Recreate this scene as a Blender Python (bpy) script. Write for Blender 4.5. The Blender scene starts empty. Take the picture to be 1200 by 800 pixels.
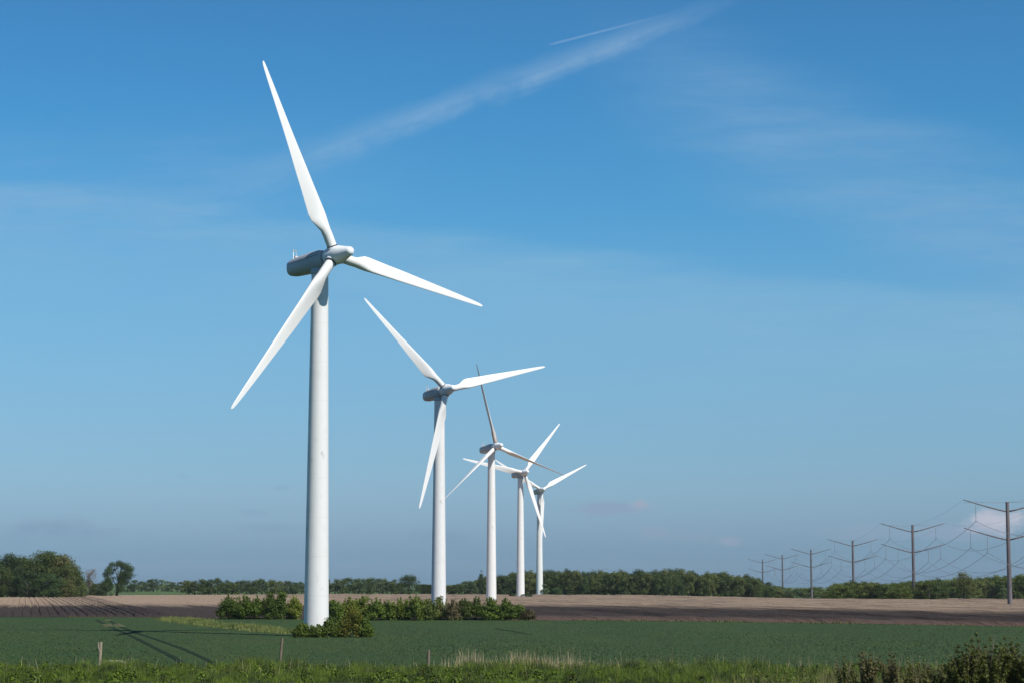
import bpy, math, random
import numpy as np
from mathutils import Matrix, Vector

rng = np.random.default_rng(7)
random.seed(7)
R = math.radians
scene = bpy.context.scene
COL = scene.collection

# ------------------------------------------------------------------ camera
F, W0, H0, YH, EYE = 2430.0, 1200.0, 800.0, 682.0, 5.6
PITCH = math.atan((YH - H0 / 2) / F)
cam_d = bpy.data.cameras.new('camera')
cam_d.sensor_width = 36
cam_d.lens = F / W0 * 36
cam_d.clip_start = 0.5
cam_d.clip_end = 30000
cam = bpy.data.objects.new('camera', cam_d)
COL.objects.link(cam)
cam.location = (0, 0, EYE)
cam.rotation_euler = (math.pi / 2 + PITCH, 0, 0)
scene.camera = cam


def ss(a, b, t):
    t = np.clip((np.asarray(t, float) - a) / (b - a), 0, 1)
    return t * t * (3 - 2 * t)


def terrain(x, y):
    x = np.asarray(x, float); y = np.asarray(y, float)
    z = -0.7 * (1 - ss(270, 400, y))
    z = z - 2.4 * ss(50, 140, x) * ss(540, 1050, y)
    z = z + 0.10 * np.sin(x * .021 + 1.3) * np.sin(y * .017) * ss(150, 300, y)
    z = z - 3.0 * ss(1300, 2600, y) - 11.0 * ss(1150, 2600, y) * ss(120, 230, x - .02 * (y - 1200))
    return z


CP, SP = math.cos(PITCH), math.sin(PITCH)


def ground(px, py):
    """the spot on the terrain seen at a place of the photograph"""
    u = (px - 600) / F; v = (400 - py) / F
    d = np.array([u, CP - v * SP, SP + v * CP])
    t = 100.0
    while t < 6000:
        p = d * t
        if EYE + p[2] < terrain(p[0], p[1]):
            break
        t += 1.0
    return float(p[0]), float(p[1]), float(terrain(p[0], p[1]))


def at(px, dist):
    x = (px - 600) / F * dist
    return x, dist, float(terrain(x, dist))


def height_to(py, x, y, z):
    """metres from ground z at (x, y) up to the sight line of row py"""
    return EYE + (YH - py) / F * y - z


# ------------------------------------------------------------------ helpers
def link(o, parent=None):
    COL.objects.link(o)
    if parent:
        o.parent = parent
    return o


def mesh(name, V, Fs, mat, smooth=False):
    me = bpy.data.meshes.new(name)
    V = np.asarray(V, float)
    me.from_pydata(V.tolist(), [], Fs if isinstance(Fs, list) else Fs.tolist())
    if mat:
        me.materials.append(mat)
    if smooth:
        me.shade_smooth()
    me.update()
    return me


def obj(name, me, parent=None):
    return link(bpy.data.objects.new(name, me), parent)


def tag(o, label=None, cat=None, group=None, kind=None):
    if label: o['label'] = label
    if cat: o['category'] = cat
    if group: o['group'] = group
    if kind: o['kind'] = kind
    return o


def empty(name, loc, rz=0.0):
    o = bpy.data.objects.new(name, None)
    o.location = loc
    o.rotation_euler = (0, 0, rz)
    o.empty_display_size = .5
    return link(o)


class MB:
    def __init__(s):
        s.V = []; s.F = []

    def add(s, V, Fs):
        n = len(s.V)
        s.V += [tuple(v) for v in V]
        s.F += [tuple(i + n for i in f) for f in Fs]

    def rings(s, rings, cap0=True, cap1=True):
        n = len(rings[0]); V = [p for r in rings for p in r]; Fs = []
        for k in range(len(rings) - 1):
            for i in range(n):
                j = (i + 1) % n
                Fs.append((k * n + i, k * n + j, (k + 1) * n + j, (k + 1) * n + i))
        if cap0: Fs.append(tuple(range(n))[::-1])
        if cap1: Fs.append(tuple((len(rings) - 1) * n + i for i in range(n)))
        s.add(V, Fs)

    def tube(s, pts, rads, n=8):
        pts = [Vector(p) for p in pts]
        rings = []
        for i, p in enumerate(pts):
            d = (pts[min(i + 1, len(pts) - 1)] - pts[max(i - 1, 0)]).normalized()
            a = d.cross(Vector((0.13, .31, .94)) if abs(d.z) < .9 else Vector((1, .1, 0))).normalized()
            b = d.cross(a)
            rings.append([p + (a * math.cos(2 * math.pi * k / n) + b * math.sin(2 * math.pi * k / n)) * rads[i]
                          for k in range(n)])
        s.rings(rings)

    def lathe(s, prof, n=32, axis='z'):
        rings = []
        for r, z in prof:
            ring = []
            for k in range(n):
                a = 2 * math.pi * k / n
                if axis == 'z': ring.append((r * math.cos(a), r * math.sin(a), z))
                else: ring.append((r * math.cos(a), z, r * math.sin(a)))
            rings.append(ring)
        s.rings(rings)

    def build(s, name, mat, smooth=True, sharp=None):
        me = mesh(name, s.V, s.F, mat, smooth)
        import bmesh
        bm = bmesh.new(); bm.from_mesh(me)
        bmesh.ops.recalc_face_normals(bm, faces=bm.faces)
        bm.to_mesh(me); bm.free()
        if smooth and sharp:
            me.set_sharp_from_angle(angle=R(sharp))
        return me


# ------------------------------------------------------------------ materials
def new_mat(name):
    m = bpy.data.materials.new(name); m.use_nodes = True
    nt = m.node_tree
    for n in list(nt.nodes): nt.nodes.remove(n)
    out = nt.nodes.new('ShaderNodeOutputMaterial')
    return m, nt, out


def N(nt, typ, **kw):
    n = nt.nodes.new(typ)
    for k, v in kw.items():
        if k.startswith('i_'):
            key = k[2:]
            n.inputs[int(key) if key.isdigit() else key].default_value = v
        else:
            setattr(n, k, v)
    return n


def math_n(nt, op, a, b=None, c=None, clamp=False):
    n = nt.nodes.new('ShaderNodeMath'); n.operation = op; n.use_clamp = clamp
    for i, v in enumerate((a, b, c)):
        if v is None: continue
        if isinstance(v, (int, float)): n.inputs[i].default_value = v
        else: nt.links.new(v, n.inputs[i])
    return n.outputs[0]


def maprange(nt, v, a, b, c=0.0, d=1.0, smooth=True):
    n = nt.nodes.new('ShaderNodeMapRange')
    n.interpolation_type = 'SMOOTHSTEP' if smooth else 'LINEAR'
    nt.links.new(v, n.inputs[0])
    for i, x in enumerate((a, b, c, d)): n.inputs[i + 1].default_value = x
    return n.outputs[0]


def mixc(nt, fac, a, b, mode='MIX'):
    n = nt.nodes.new('ShaderNodeMix'); n.data_type = 'RGBA'; n.blend_type = mode
    for sock, v in ((n.inputs[0], fac), (n.inputs[6], a), (n.inputs[7], b)):
        if isinstance(v, (int, float)): sock.default_value = v
        elif isinstance(v, (tuple, list)): sock.default_value = (*v, 1) if len(v) == 3 else v
        else: nt.links.new(v, sock)
    return n.outputs[2]


def noise(nt, vec, scale, detail=4, rough=.55, dim='3D'):
    n = nt.nodes.new('ShaderNodeTexNoise'); n.noise_dimensions = dim
    n.inputs['Scale'].default_value = scale; n.inputs['Detail'].default_value = detail
    n.inputs['Roughness'].default_value = rough
    if vec is not None: nt.links.new(vec, n.inputs['Vector'])
    return n.outputs['Fac']


def mapping(nt, vec, scale=(1, 1, 1), rot=(0, 0, 0)):
    n = nt.nodes.new('ShaderNodeMapping')
    n.inputs['Scale'].default_value = scale; n.inputs['Rotation'].default_value = rot
    nt.links.new(vec, n.inputs['Vector'])
    return n.outputs[0]


def foliage(name, c1, c2, c3=None, trans=.3, rough=.6, obj_var=.35, up=0.0, patch=None):
    """leaves: each leaf its own tint, each plant a little different"""
    m, nt, out = new_mat(name)
    g = nt.nodes.new('ShaderNodeNewGeometry'); oi = nt.nodes.new('ShaderNodeObjectInfo')
    tc = nt.nodes.new('ShaderNodeTexCoord')
    nz = noise(nt, tc.outputs['Object'], .55, 3)
    fac = math_n(nt, 'ADD', math_n(nt, 'MULTIPLY', g.outputs['Random Per Island'], .55),
                 math_n(nt, 'MULTIPLY', nz, .45))
    col = mixc(nt, maprange(nt, fac, .15, .8), c1, c2)
    if c3:
        col = mixc(nt, math_n(nt, 'MULTIPLY', maprange(nt, oi.outputs['Random'], .45, 1.0), .75), col, c3)
    br = maprange(nt, oi.outputs['Random'], 0, 1, 1 - obj_var, 1 + obj_var, False)
    hsv = nt.nodes.new('ShaderNodeHueSaturation')
    nt.links.new(col, hsv.inputs['Color']); nt.links.new(br, hsv.inputs['Value'])
    col = hsv.outputs[0]
    if patch:                            # patches of another growth with outlines of their own
        pn = noise(nt, mapping(nt, g.outputs['Position'], (1, .55, 1)), patch[0], 4, .6)
        col = mixc(nt, maprange(nt, pn, patch[1], patch[2]), col, patch[3])
    d = N(nt, 'ShaderNodeBsdfPrincipled', i_Roughness=rough)
    if up:
        vm = nt.nodes.new('ShaderNodeMix'); vm.data_type = 'VECTOR'; vm.inputs[0].default_value = up
        nt.links.new(g.outputs['Normal'], vm.inputs[4]); vm.inputs[5].default_value = (0, 0, 1)
        nm = nt.nodes.new('ShaderNodeVectorMath'); nm.operation = 'NORMALIZE'; nt.links.new(vm.outputs[1], nm.inputs[0])
        nt.links.new(nm.outputs[0], d.inputs['Normal'])
    d.inputs['Specular IOR Level'].default_value = .25
    nt.links.new(col, d.inputs['Base Color'])
    t = nt.nodes.new('ShaderNodeBsdfTranslucent')
    nt.links.new(mixc(nt, 1.0, col, (1.15, 1.25, .6), 'MULTIPLY'), t.inputs[0])
    mx = nt.nodes.new('ShaderNodeMixShader'); mx.inputs[0].default_value = trans
    nt.links.new(d.outputs[0], mx.inputs[1]); nt.links.new(t.outputs[0], mx.inputs[2])
    nt.links.new(mx.outputs[0], out.inputs[0])
    return m


def painted(name, base, rough=.45, dirt=.12, streak=True, seams=None, stain=None):
    """weathered white paint: faint grime, drips, optional plate seams along local z"""
    m, nt, out = new_mat(name)
    tc = nt.nodes.new('ShaderNodeTexCoord'); v = tc.outputs['Object']
    n1 = noise(nt, v, .5, 5)
    col = mixc(nt, maprange(nt, n1, .45, .8, 0, dirt), base, tuple(c * .62 for c in base))
    if streak:
        n2 = noise(nt, mapping(nt, v, (2.6, 2.6, .22)), 1.6, 5, .6)
        col = mixc(nt, maprange(nt, n2, .60, .78, 0, .42), col, (.36, .33, .27))
        n3 = noise(nt, mapping(nt, v, (1.5, 1.5, .55)), 1.3, 3, .5)
        col = mixc(nt, maprange(nt, n3, .67, .73, 0, .5), col, (.30, .29, .27))
    if seams:
        sz = nt.nodes.new('ShaderNodeSeparateXYZ'); nt.links.new(v, sz.inputs[0])
        fr = math_n(nt, 'FRACT', math_n(nt, 'DIVIDE', sz.outputs[2], seams))
        ln = math_n(nt, 'LESS_THAN', fr, .07 / seams)
        col = mixc(nt, math_n(nt, 'MULTIPLY', ln, .22), col, (.38, .37, .34))
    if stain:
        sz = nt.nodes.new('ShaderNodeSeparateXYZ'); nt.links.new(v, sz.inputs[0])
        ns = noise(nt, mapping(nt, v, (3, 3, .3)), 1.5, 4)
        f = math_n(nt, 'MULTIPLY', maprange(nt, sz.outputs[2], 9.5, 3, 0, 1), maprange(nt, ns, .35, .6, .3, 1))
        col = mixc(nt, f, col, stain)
    p = N(nt, 'ShaderNodeBsdfPrincipled', i_Roughness=rough)
    nt.links.new(col, p.inputs['Base Color'])
    nt.links.new(maprange(nt, n1, .3, .7, rough - .1, rough + .15), p.inputs['Roughness'])
    nt.links.new(p.outputs[0], out.inputs[0])
    return m


def plain(name, c1, c2, scale=3, rough=.8, metal=0.0, stretch=(1, 1, 1)):
    m, nt, out = new_mat(name)
    tc = nt.nodes.new('ShaderNodeTexCoord')
    nz = noise(nt, mapping(nt, tc.outputs['Object'], stretch), scale, 5)
    p = N(nt, 'ShaderNodeBsdfPrincipled', i_Roughness=rough, i_Metallic=metal)
    nt.links.new(mixc(nt, maprange(nt, nz, .35, .7), c1, c2), p.inputs['Base Color'])
    nt.links.new(p.outputs[0], out.inputs[0])
    return m


M = {}
M['tower'] = painted('tower_paint', (.660, .648, .622), .45, .22, True, 4.7)
M['blade'] = painted('blade_paint', (.668, .655, .63), .4, .22, False)
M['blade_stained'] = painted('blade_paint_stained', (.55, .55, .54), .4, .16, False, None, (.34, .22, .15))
M['nacelle'] = painted('nacelle_paint', (.36, .385, .41), .42, .25, False)
M['hub'] = painted('hub_paint', (.66, .68, .69), .40, .2, False)
M['dark_gap'] = plain('rubber_seal', (.03, .03, .035), (.05, .05, .05), 4, .7)
M['metal'] = plain('galvanised_metal', (.42, .43, .44), (.52, .52, .52), 5, .5, .3)
M['corten'] = plain('weathered_steel', (.085, .078, .084), (.130, .115, .120), 1.5, .75, 0, (1, 1, .15))
M['insulator'] = plain('insulator_glass', (.16, .18, .19), (.22, .24, .25), 5, .3)
M['wire'] = plain('aluminium_wire', (.20, .20, .21), (.25, .25, .26), 2, .5)
M['wood'] = plain('weathered_wood', (.17, .13, .095), (.10, .075, .05), 6, .9, 0, (3, 3, .4))
M['pale_wood'] = plain('bleached_wood', (.30, .25, .17), (.18, .14, .09), 6, .9, 0, (3, 3, .4))
M['bark'] = plain('bark', (.09, .07, .05), (.045, .036, .028), 4, .9, 0, (2, 2, .5))
M['bare_twigs'] = plain('bare_twigs', (.20, .165, .14), (.13, .105, .09), 3, .9)
M['dead_stem'] = plain('dead_stems', (.115, .088, .060), (.06, .046, .032), 3, .9)
M['stone'] = plain('field_stone', (.27, .25, .18), (.18, .17, .11), 4, .9)

M['leaf_oak'] = foliage('leaves_spring_oak', (.040, .068, .016), (.092, .118, .026), (.100, .090, .030), obj_var=.22)
M['leaf_deep'] = foliage('leaves_deep_green', (0.027, 0.053, 0.018), (0.062, 0.100, 0.027), (0.045, 0.083, 0.027))
M['leaf_wood'] = foliage('leaves_mixed_wood', (.034, .058, .018), (.085, .115, .028), (.105, .108, .034), obj_var=.42)
M['leaf_copse'] = foliage('leaves_fresh_copse', (.050, .084, .016), (.125, .155, .030), (.105, .115, .030))
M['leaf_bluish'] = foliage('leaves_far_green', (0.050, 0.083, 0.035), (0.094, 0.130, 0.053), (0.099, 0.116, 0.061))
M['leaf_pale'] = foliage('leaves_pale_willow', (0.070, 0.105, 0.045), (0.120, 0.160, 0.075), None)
M['leaf_bush'] = foliage('leaves_bush', (.038, .074, .010), (.125, .178, .020), (.135, .148, .020))
M['leaf_brownbush'] = foliage('leaves_brown_bush', (0.085, 0.072, 0.032), (0.135, 0.115, 0.055), None)
M['leaf_yellow'] = foliage('leaves_yellow_bush', (.110, .120, .014), (.250, .235, .022), None)
M['leaf_bramble'] = foliage('leaves_bramble', (.036, .062, .010), (.135, .180, .022), None)
M['leaf_shrub'] = foliage('leaves_thorn_shrub', (.040, .054, .010), (.135, .135, .026), (.105, .090, .026), obj_var=.15)
M['leaf_sprout'] = foliage('leaves_young_elder', (.060, .072, .014), (.155, .150, .045), (.12, .095, .045), obj_var=.2)
M['grass'] = foliage('verge_grass', (.028, .066, .006), (.120, .158, .009), None, .25, .6, 0, .22, (.8, .46, .62, (.022, .036, .005)))
M['grass_dark'] = foliage('verge_weeds', (.024, .054, .006), (.115, .165, .010), None, .25, .6, 0, .15, (.5, .47, .62, (.034, .042, .008)))
M['grass_pale'] = foliage('track_grass', (.085, .115, .026), (.200, .200, .062), None, .3, .7, 0, .3, (.22, .45, .62, (.060, .090, .020)))
M['straw'] = foliage('dry_stalks', (.34, .26, .15), (.52, .43, .27), None, .25, .8, 0)
M['wheat'] = foliage('wheat_leaves', (.021, .051, .013), (.031, .066, .018), None, .06, .6, 0, .62, (.09, .42, .68, (.042, .064, .016)))
M['tall'] = foliage('tall_olive_weeds', (.070, .085, .020), (.190, .165, .070), None, .3, .7, 0, .2)
M['margin'] = foliage('margin_weeds', (.080, .095, .030), (.150, .130, .060), None, .3, .7, 0)


def field_mat(name, c1, c2, c3, rough=.95):
    m, nt, out = new_mat(name)
    g = nt.nodes.new('ShaderNodeNewGeometry'); v = g.outputs['Position']
    n1 = noise(nt, mapping(nt, v, (.05, .012, 0)), 1, 5)
    n2 = noise(nt, mapping(nt, v, (1.6, .25, 0)), 1, 6, .7)
    col = mixc(nt, maprange(nt, n1, .35, .7), c1, c2)
    col = mixc(nt, maprange(nt, n2, .45, .75, 0, .6), col, c3)
    p = N(nt, 'ShaderNodeBsdfPrincipled', i_Roughness=rough)
    p.inputs['Specular IOR Level'].default_value = .1
    nt.links.new(col, p.inputs['Base Color'])
    b = nt.nodes.new('ShaderNodeBump'); b.inputs['Strength'].default_value = .6; b.inputs['Distance'].default_value = .25
    nt.links.new(noise(nt, mapping(nt, v, (2.2, .9, 1)), 1.5, 6, .7), b.inputs['Height'])
    nt.links.new(b.outputs[0], p.inputs['Normal'])
    nt.links.new(p.outputs[0], out.inputs[0])
    return m


M['ground'] = field_mat('meadow', (.050, .085, .030), (.075, .105, .040), (.040, .070, .024))
M['crop'] = field_mat('crop_sward', (.028, .050, .017), (.034, .058, .019), (.022, .040, .014))
M['near_crop'] = field_mat('near_sward', (.040, .075, .022), (.048, .085, .025), (.030, .056, .018))
M['track'] = field_mat('wheel_track_shaded_soil', (.010, .020, .008), (.016, .026, .010), (.008, .014, .006))  # track soil with the shade of the crop gap put into its colour
M['bare'] = field_mat('bare_patch', (.105, .095, .050), (.055, .070, .026), (.032, .054, .018))

# ploughed soil: pale dry crust on the rise, damp dark soil along the near edge, reddish headland
m, nt, out = new_mat('ploughed_soil')
g = nt.nodes.new('ShaderNodeNewGeometry'); v = g.outputs['Position']
sx = nt.nodes.new('ShaderNodeSeparateXYZ'); nt.links.new(v, sx.inputs[0])
big = noise(nt, mapping(nt, v, (.030, .012, 0), (0, 0, R(-12))), 1, 4)
cu = nt.nodes.new('ShaderNodeCombineXYZ')        # across and along the ridges
nt.links.new(math_n(nt, 'MULTIPLY', math_n(nt, 'ADD', sx.outputs[0], math_n(nt, 'MULTIPLY', sx.outputs[1], .232)), .42), cu.inputs[0])
nt.links.new(math_n(nt, 'MULTIPLY', sx.outputs[1], .006), cu.inputs[1])
streak = noise(nt, cu.outputs[0], 1, 5, .7)
clod = noise(nt, mapping(nt, v, (1.4, .5, 1)), 1, 6, .7)
at_ = nt.nodes.new('ShaderNodeAttribute'); at_.attribute_name = 'from_edge'
yy = math_n(nt, 'ADD', at_.outputs['Fac'], math_n(nt, 'MULTIPLY', math_n(nt, 'SUBTRACT', big, .5), 120))
yy = math_n(nt, 'ADD', yy, math_n(nt, 'MULTIPLY', math_n(nt, 'SUBTRACT', streak, .5), 190))
yy = math_n(nt, 'ADD', yy, maprange(nt, sx.outputs[0], 20, 130, 0, 70))
dry = maprange(nt, yy, 85, 185)
tan = mixc(nt, maprange(nt, clod, .35, .7), (.270, .198, .140), (.205, .150, .106))
tan = mixc(nt, maprange(nt, streak, .5, .75, 0, .5), tan, (.125, .092, .066))
damp = mixc(nt, maprange(nt, clod, .35, .7), (.046, .034, .029), (.028, .022, .020))
soil = mixc(nt, dry, damp, tan)
head = math_n(nt, 'MULTIPLY', maprange(nt, at_.outputs['Fac'], 16, 6), maprange(nt, sx.outputs[0], -20, 10))
soil = mixc(nt, math_n(nt, 'MULTIPLY', head, .8), soil, (.088, .058, .046))
p = N(nt, 'ShaderNodeBsdfPrincipled', i_Roughness=.95)
p.inputs['Specular IOR Level'].default_value = .08
nt.links.new(soil, p.inputs['Base Color'])
b = nt.nodes.new('ShaderNodeBump'); b.inputs['Strength'].default_value = .9; b.inputs['Distance'].default_value = .2
nt.links.new(noise(nt, mapping(nt, v, (2.5, 1.2, 1)), 1.2, 6, .75), b.inputs['Height'])
nt.links.new(b.outputs[0], p.inputs['Normal'])
nt.links.new(p.outputs[0], out.inputs[0])
M['soil'] = m


# ------------------------------------------------------------------ setting: ground and fields
def grid_sheet(name, xs, ys, dz, mat, kind='structure'):
    X, Y = np.meshgrid(xs, ys)
    Z = terrain(X, Y) + dz
    V = np.stack([X.ravel(), Y.ravel(), Z.ravel()], 1)
    nx = len(xs)
    i = (np.arange(len(ys) - 1)[:, None] * nx + np.arange(nx - 1)[None]).ravel()
    Fs = np.stack([i, i + 1, i + nx + 1, i + nx], 1)
    o = obj(name, mesh(name, V, Fs, mat, True))
    return tag(o, kind=kind)


xs = np.unique(np.concatenate([np.linspace(-6000, -400, 29), np.arange(-400, 401, 10), np.linspace(400, 6000, 29)]))
ys = np.unique(np.concatenate([np.linspace(-1500, 60, 14), np.arange(60, 1400, 10), np.arange(1400, 2700, 50),
                               np.linspace(2700, 9000, 20)]))
grid_sheet('ground', xs, ys, -.16, M['ground'])


def poly(pts):
    G = [ground(a, b)[:2] for a, b in pts]
    G.sort()
    return np.array([q[0] for q in G]), np.array([q[1] for q in G])


FRX, FRY = poly([(-160, 722), (0, 722), (165, 722.5), (262, 724), (400, 725), (590, 726), (700, 726.6), (820, 727.5),
                 (1000, 730), (1200, 733.5), (1330, 735.5)])
BKX, BKY = poly([(-160, 702), (0, 700.3), (50, 699.3), (100, 697.8), (260, 697.3), (400, 696.6), (560, 697.2),
                 (640, 697.7), (760, 698.2), (900, 700), (1000, 702), (1100, 704), (1200, 707), (1330, 710)])
front = lambda x: np.interp(x, FRX, FRY)
back = lambda x: np.interp(x, BKX, BKY)

# ploughed field: real ridges and furrows running away to the left
SL = .232
us = [-130.0]
while us[-1] < 420: us.append(us[-1] + (.10 if us[-1] < 24 else .42))
us = np.array(us)
NV = 90
V = np.zeros((len(us), NV, 3))
ED = np.zeros((len(us), NV))
ph_r = 2 * math.pi / 1.7
for k, u in enumerate(us):
    yf = 345.0; yb = 800.0
    for _ in range(25):
        yf = .5 * yf + .5 * float(front(u - SL * yf)); yb = .5 * yb + .5 * float(back(u - SL * yb))
    t = np.linspace(0, 1, NV) ** 1.15
    y = yf + (yb - yf) * t
    wob = .22 * np.sin(y * .021 + u * .01) + .05 * np.sin(y * .13 + 2)
    x = u - SL * y
    left = float(1 - ss(19, 22, u)); right = float(ss(70, 100, u))
    uw = u + wob
    fur = 1 - ss(.10, .26, np.abs(np.mod(uw, 1.6) - .8))
    zl = -.25 * fur * (.85 + .2 * np.sin(np.floor(uw / 1.6) * 2.4))
    if 15 < u < 22: zl = zl * 1.2
    zr = .20 * np.sin(uw * ph_r) * (.6 + .4 * np.sin(uw * .37)) + .1 * np.sin(uw * .9)
    z = left * zl + right * zr + rng.normal(0, .035, NV)
    edge = np.minimum(1, np.minimum(y - yf, yb - y) / 4)
    ED[k] = y - yf
    V[k, :, 0] = x; V[k, :, 1] = y; V[k, :, 2] = terrain(x, y) - .02 + (.45 + z) * edge
V = V.reshape(-1, 3)
i = (np.arange(len(us) - 1)[:, None] * NV + np.arange(NV - 1)[None]).ravel()
pf = mesh('ploughed_field', V, np.stack([i, i + NV, i + NV + 1, i + 1], 1), M['soil'])
pf.attributes.new('from_edge', 'FLOAT', 'POINT').data.foreach_set('value', ED.ravel())
tag(obj('ploughed_field', pf), kind='structure')


def strip_sheet(name, xs, lo, hi, n, dz, mat):
    V = []
    for x in xs:
        for t in np.linspace(0, 1, n):
            y = lo(x) + (hi(x) - lo(x)) * t
            V.append((x, y, float(terrain(x, y)) + dz))
    i = (np.arange(len(xs) - 1)[:, None] * n + np.arange(n - 1)[None]).ravel()
    return tag(obj(name, mesh(name, V, np.stack([i, i + n, i + n + 1, i + 1], 1), mat, True)), kind='structure')


verge_y0 = lambda x: 133.5 - .12 * np.clip(x + 10, 0, 40)
verge_y1 = lambda x: 151 + 1.2 * np.sin(x * .21) + .8 * np.sin(x * .53)
fx = np.arange(-200, 201, 5.0)
strip_sheet('crop_field', fx, lambda x: float(verge_y1(x)) - 4, lambda x: float(front(x)) - 1.2, 60, -.04, M['crop'])
strip_sheet('near_field', fx, lambda x: 40.0, lambda x: float(verge_y0(x)) + 1, 30, -.04, M['near_crop'])

# wheel tracks of the tractor through the young crop
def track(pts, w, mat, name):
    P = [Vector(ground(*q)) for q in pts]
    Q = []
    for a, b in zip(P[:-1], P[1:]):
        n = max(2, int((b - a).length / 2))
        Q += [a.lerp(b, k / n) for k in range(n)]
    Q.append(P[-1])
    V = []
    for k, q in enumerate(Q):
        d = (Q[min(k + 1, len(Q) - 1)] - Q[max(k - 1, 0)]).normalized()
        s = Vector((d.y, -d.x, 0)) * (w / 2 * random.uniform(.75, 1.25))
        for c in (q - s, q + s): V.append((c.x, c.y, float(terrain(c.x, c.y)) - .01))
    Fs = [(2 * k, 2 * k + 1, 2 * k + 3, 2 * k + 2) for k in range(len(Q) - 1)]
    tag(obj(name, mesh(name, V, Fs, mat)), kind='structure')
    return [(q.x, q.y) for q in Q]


TR = []
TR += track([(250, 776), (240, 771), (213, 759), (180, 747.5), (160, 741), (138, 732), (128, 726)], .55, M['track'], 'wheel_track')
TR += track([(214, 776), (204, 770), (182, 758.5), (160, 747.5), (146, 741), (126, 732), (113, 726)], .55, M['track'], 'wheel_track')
track([(142, 734), (136, 730)], 1.1, M['bare'], 'bare_patch')
track([(129, 734), (124, 730.5)], 1.1, M['bare'], 'bare_patch')
track([(128, 727), (125.5, 725.5)], 1.2, M['bare'], 'bare_patch')
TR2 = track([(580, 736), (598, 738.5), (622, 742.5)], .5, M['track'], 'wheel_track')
TRA = np.array(TR + TR2)


# ------------------------------------------------------------------ blades of grass and crop (uncountable)
def blades(n, sampler, h0, h1, w, lean=.35, seg=1, bend=.0):
    """n upright leaf blades as free quads; sampler(n) gives x, y, and height factor"""
    x, y, hf = sampler(n)
    n = len(x)
    z = terrain(x, y) - .05
    h = (h0 + (h1 - h0) * rng.random(n)) * hf
    a = rng.uniform(0, 2 * math.pi, n)
    la = rng.uniform(0, 2 * math.pi, n); l = np.abs(rng.normal(0, lean, n)) * h
    ww = w * rng.uniform(.6, 1.3, n)
    dx = np.cos(a) * ww / 2; dy = np.sin(a) * ww / 2
    V = np.zeros((n, 4, 3))
    V[:, 0] = np.stack([x - dx, y - dy, z], 1); V[:, 1] = np.stack([x + dx, y + dy, z], 1)
    tx = x + np.cos(la) * l; ty = y + np.sin(la) * l
    V[:, 2] = np.stack([tx + dx * .25, ty + dy * .25, z + h], 1)
    V[:, 3] = np.stack([tx - dx * .25, ty - dy * .25, z + h * .98], 1)
    return V.reshape(-1, 3), np.arange(4 * n).reshape(n, 4)


def wheat_s(n):
    q = rng.random(n)
    y = 1 / (1 / 149 + (1 / 352 - 1 / 149) * q)
    x = rng.uniform(-1, 1, n) * (18 + .30 * y)
    ok = (y < front(x) - 1.0) & (y > verge_y1(x) - 3)
    x, y = x[ok], y[ok]
    d = np.min(np.hypot(x[:, None] - TRA[None, :, 0], (y[:, None] - TRA[None, :, 1]) * .8), 1)
    ok = d > .95
    x, y = x[ok], y[ok]
    return x, y, 1 + .25 * np.sin(x * .15 + y * .04)


Vw, Fw = blades(230000, wheat_s, .05, .11, .09, .6)
tag(obj('wheat_crop', mesh('wheat_crop', Vw, Fw, M['wheat'])), 'even dark green young cereal covering the field around the nearest turbine', 'crop', kind='stuff')


def lump(x, y, s, seed):
    r = np.random.default_rng(seed); o = 0
    for _ in range(7):
        k = r.normal(0, 1, 2) / s; o = o + np.sin(x * k[0] + y * k[1] + r.uniform(0, 6.3))
    return o / 3.7


def verge_s(n):
    x = rng.uniform(-48, 48, n); t = rng.random(n)
    lo, hi = verge_y0(x), verge_y1(x)
    y = lo + (hi - lo) * t + rng.normal(0, .4, n)
    h = (.7 + .45 * lump(x, y, 1.3, 3) + .2 * lump(x, y, .5, 5)) * (.5 + .55 * ss(0, .3, t)) * (1 + .3 * lump(x, y, 3.0, 41))
    h = h * (.88 + .12 * ss(-5, 5, x) - .30 * ss(10, 30, x))
    return x, y, np.clip(h, .15, 1.6)


Vg, Fg = blades(190000, verge_s, .40, .95, .034, .45)
tag(obj('verge_grass', mesh('verge_grass', Vg, Fg, M['grass'])), 'lush bright green rough grass bank along the bottom of the picture', 'grass', kind='stuff')


def weeds(n_clumps):
    V = []
    cx = rng.uniform(-48, 48, n_clumps); t = rng.random(n_clumps)
    cy = verge_y0(cx) + (verge_y1(cx) - verge_y0(cx)) * t
    Vs = []; k = 0
    for x, y in zip(cx, cy):
        n = int(rng.uniform(40, 170)); r = rng.uniform(.2, .9); h = rng.uniform(.3, .9)
        d = rng.normal(0, 1, (n, 3)); d /= np.linalg.norm(d, axis=1)[:, None]; d[:, 2] = np.abs(d[:, 2])
        P = d * np.array([r, r, h]) * rng.uniform(.55, 1.05, (n, 1)) + np.array([x, y, float(terrain(x, y))])
        Vs.append(leaf_quads(P, d, .10, .2))
    V = np.concatenate(Vs)
    return V.reshape(-1, 3), np.arange(len(V) * 4).reshape(-1, 4)


def leaf_quads(P, nrm, s0, jit=.6):
    n = len(P)
    d = nrm + rng.normal(0, jit, (n, 3)); d /= np.linalg.norm(d, axis=1)[:, None] + 1e-9
    a = np.cross(d, rng.normal(0, 1, (n, 3))); a /= np.linalg.norm(a, axis=1)[:, None] + 1e-9
    b = np.cross(d, a)
    s = (s0 * rng.uniform(.55, 1.3, n))[:, None]
    return np.stack([P - a * s, P - b * s * .55, P + a * s, P + b * s * .55], 1)


Vd, Fd = weeds(560)
tag(obj('verge_weeds', mesh('verge_weeds', Vd, Fd, M['grass_dark'])), 'darker leafy weeds scattered in clumps through the front grass bank', 'weeds', kind='stuff')


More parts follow.
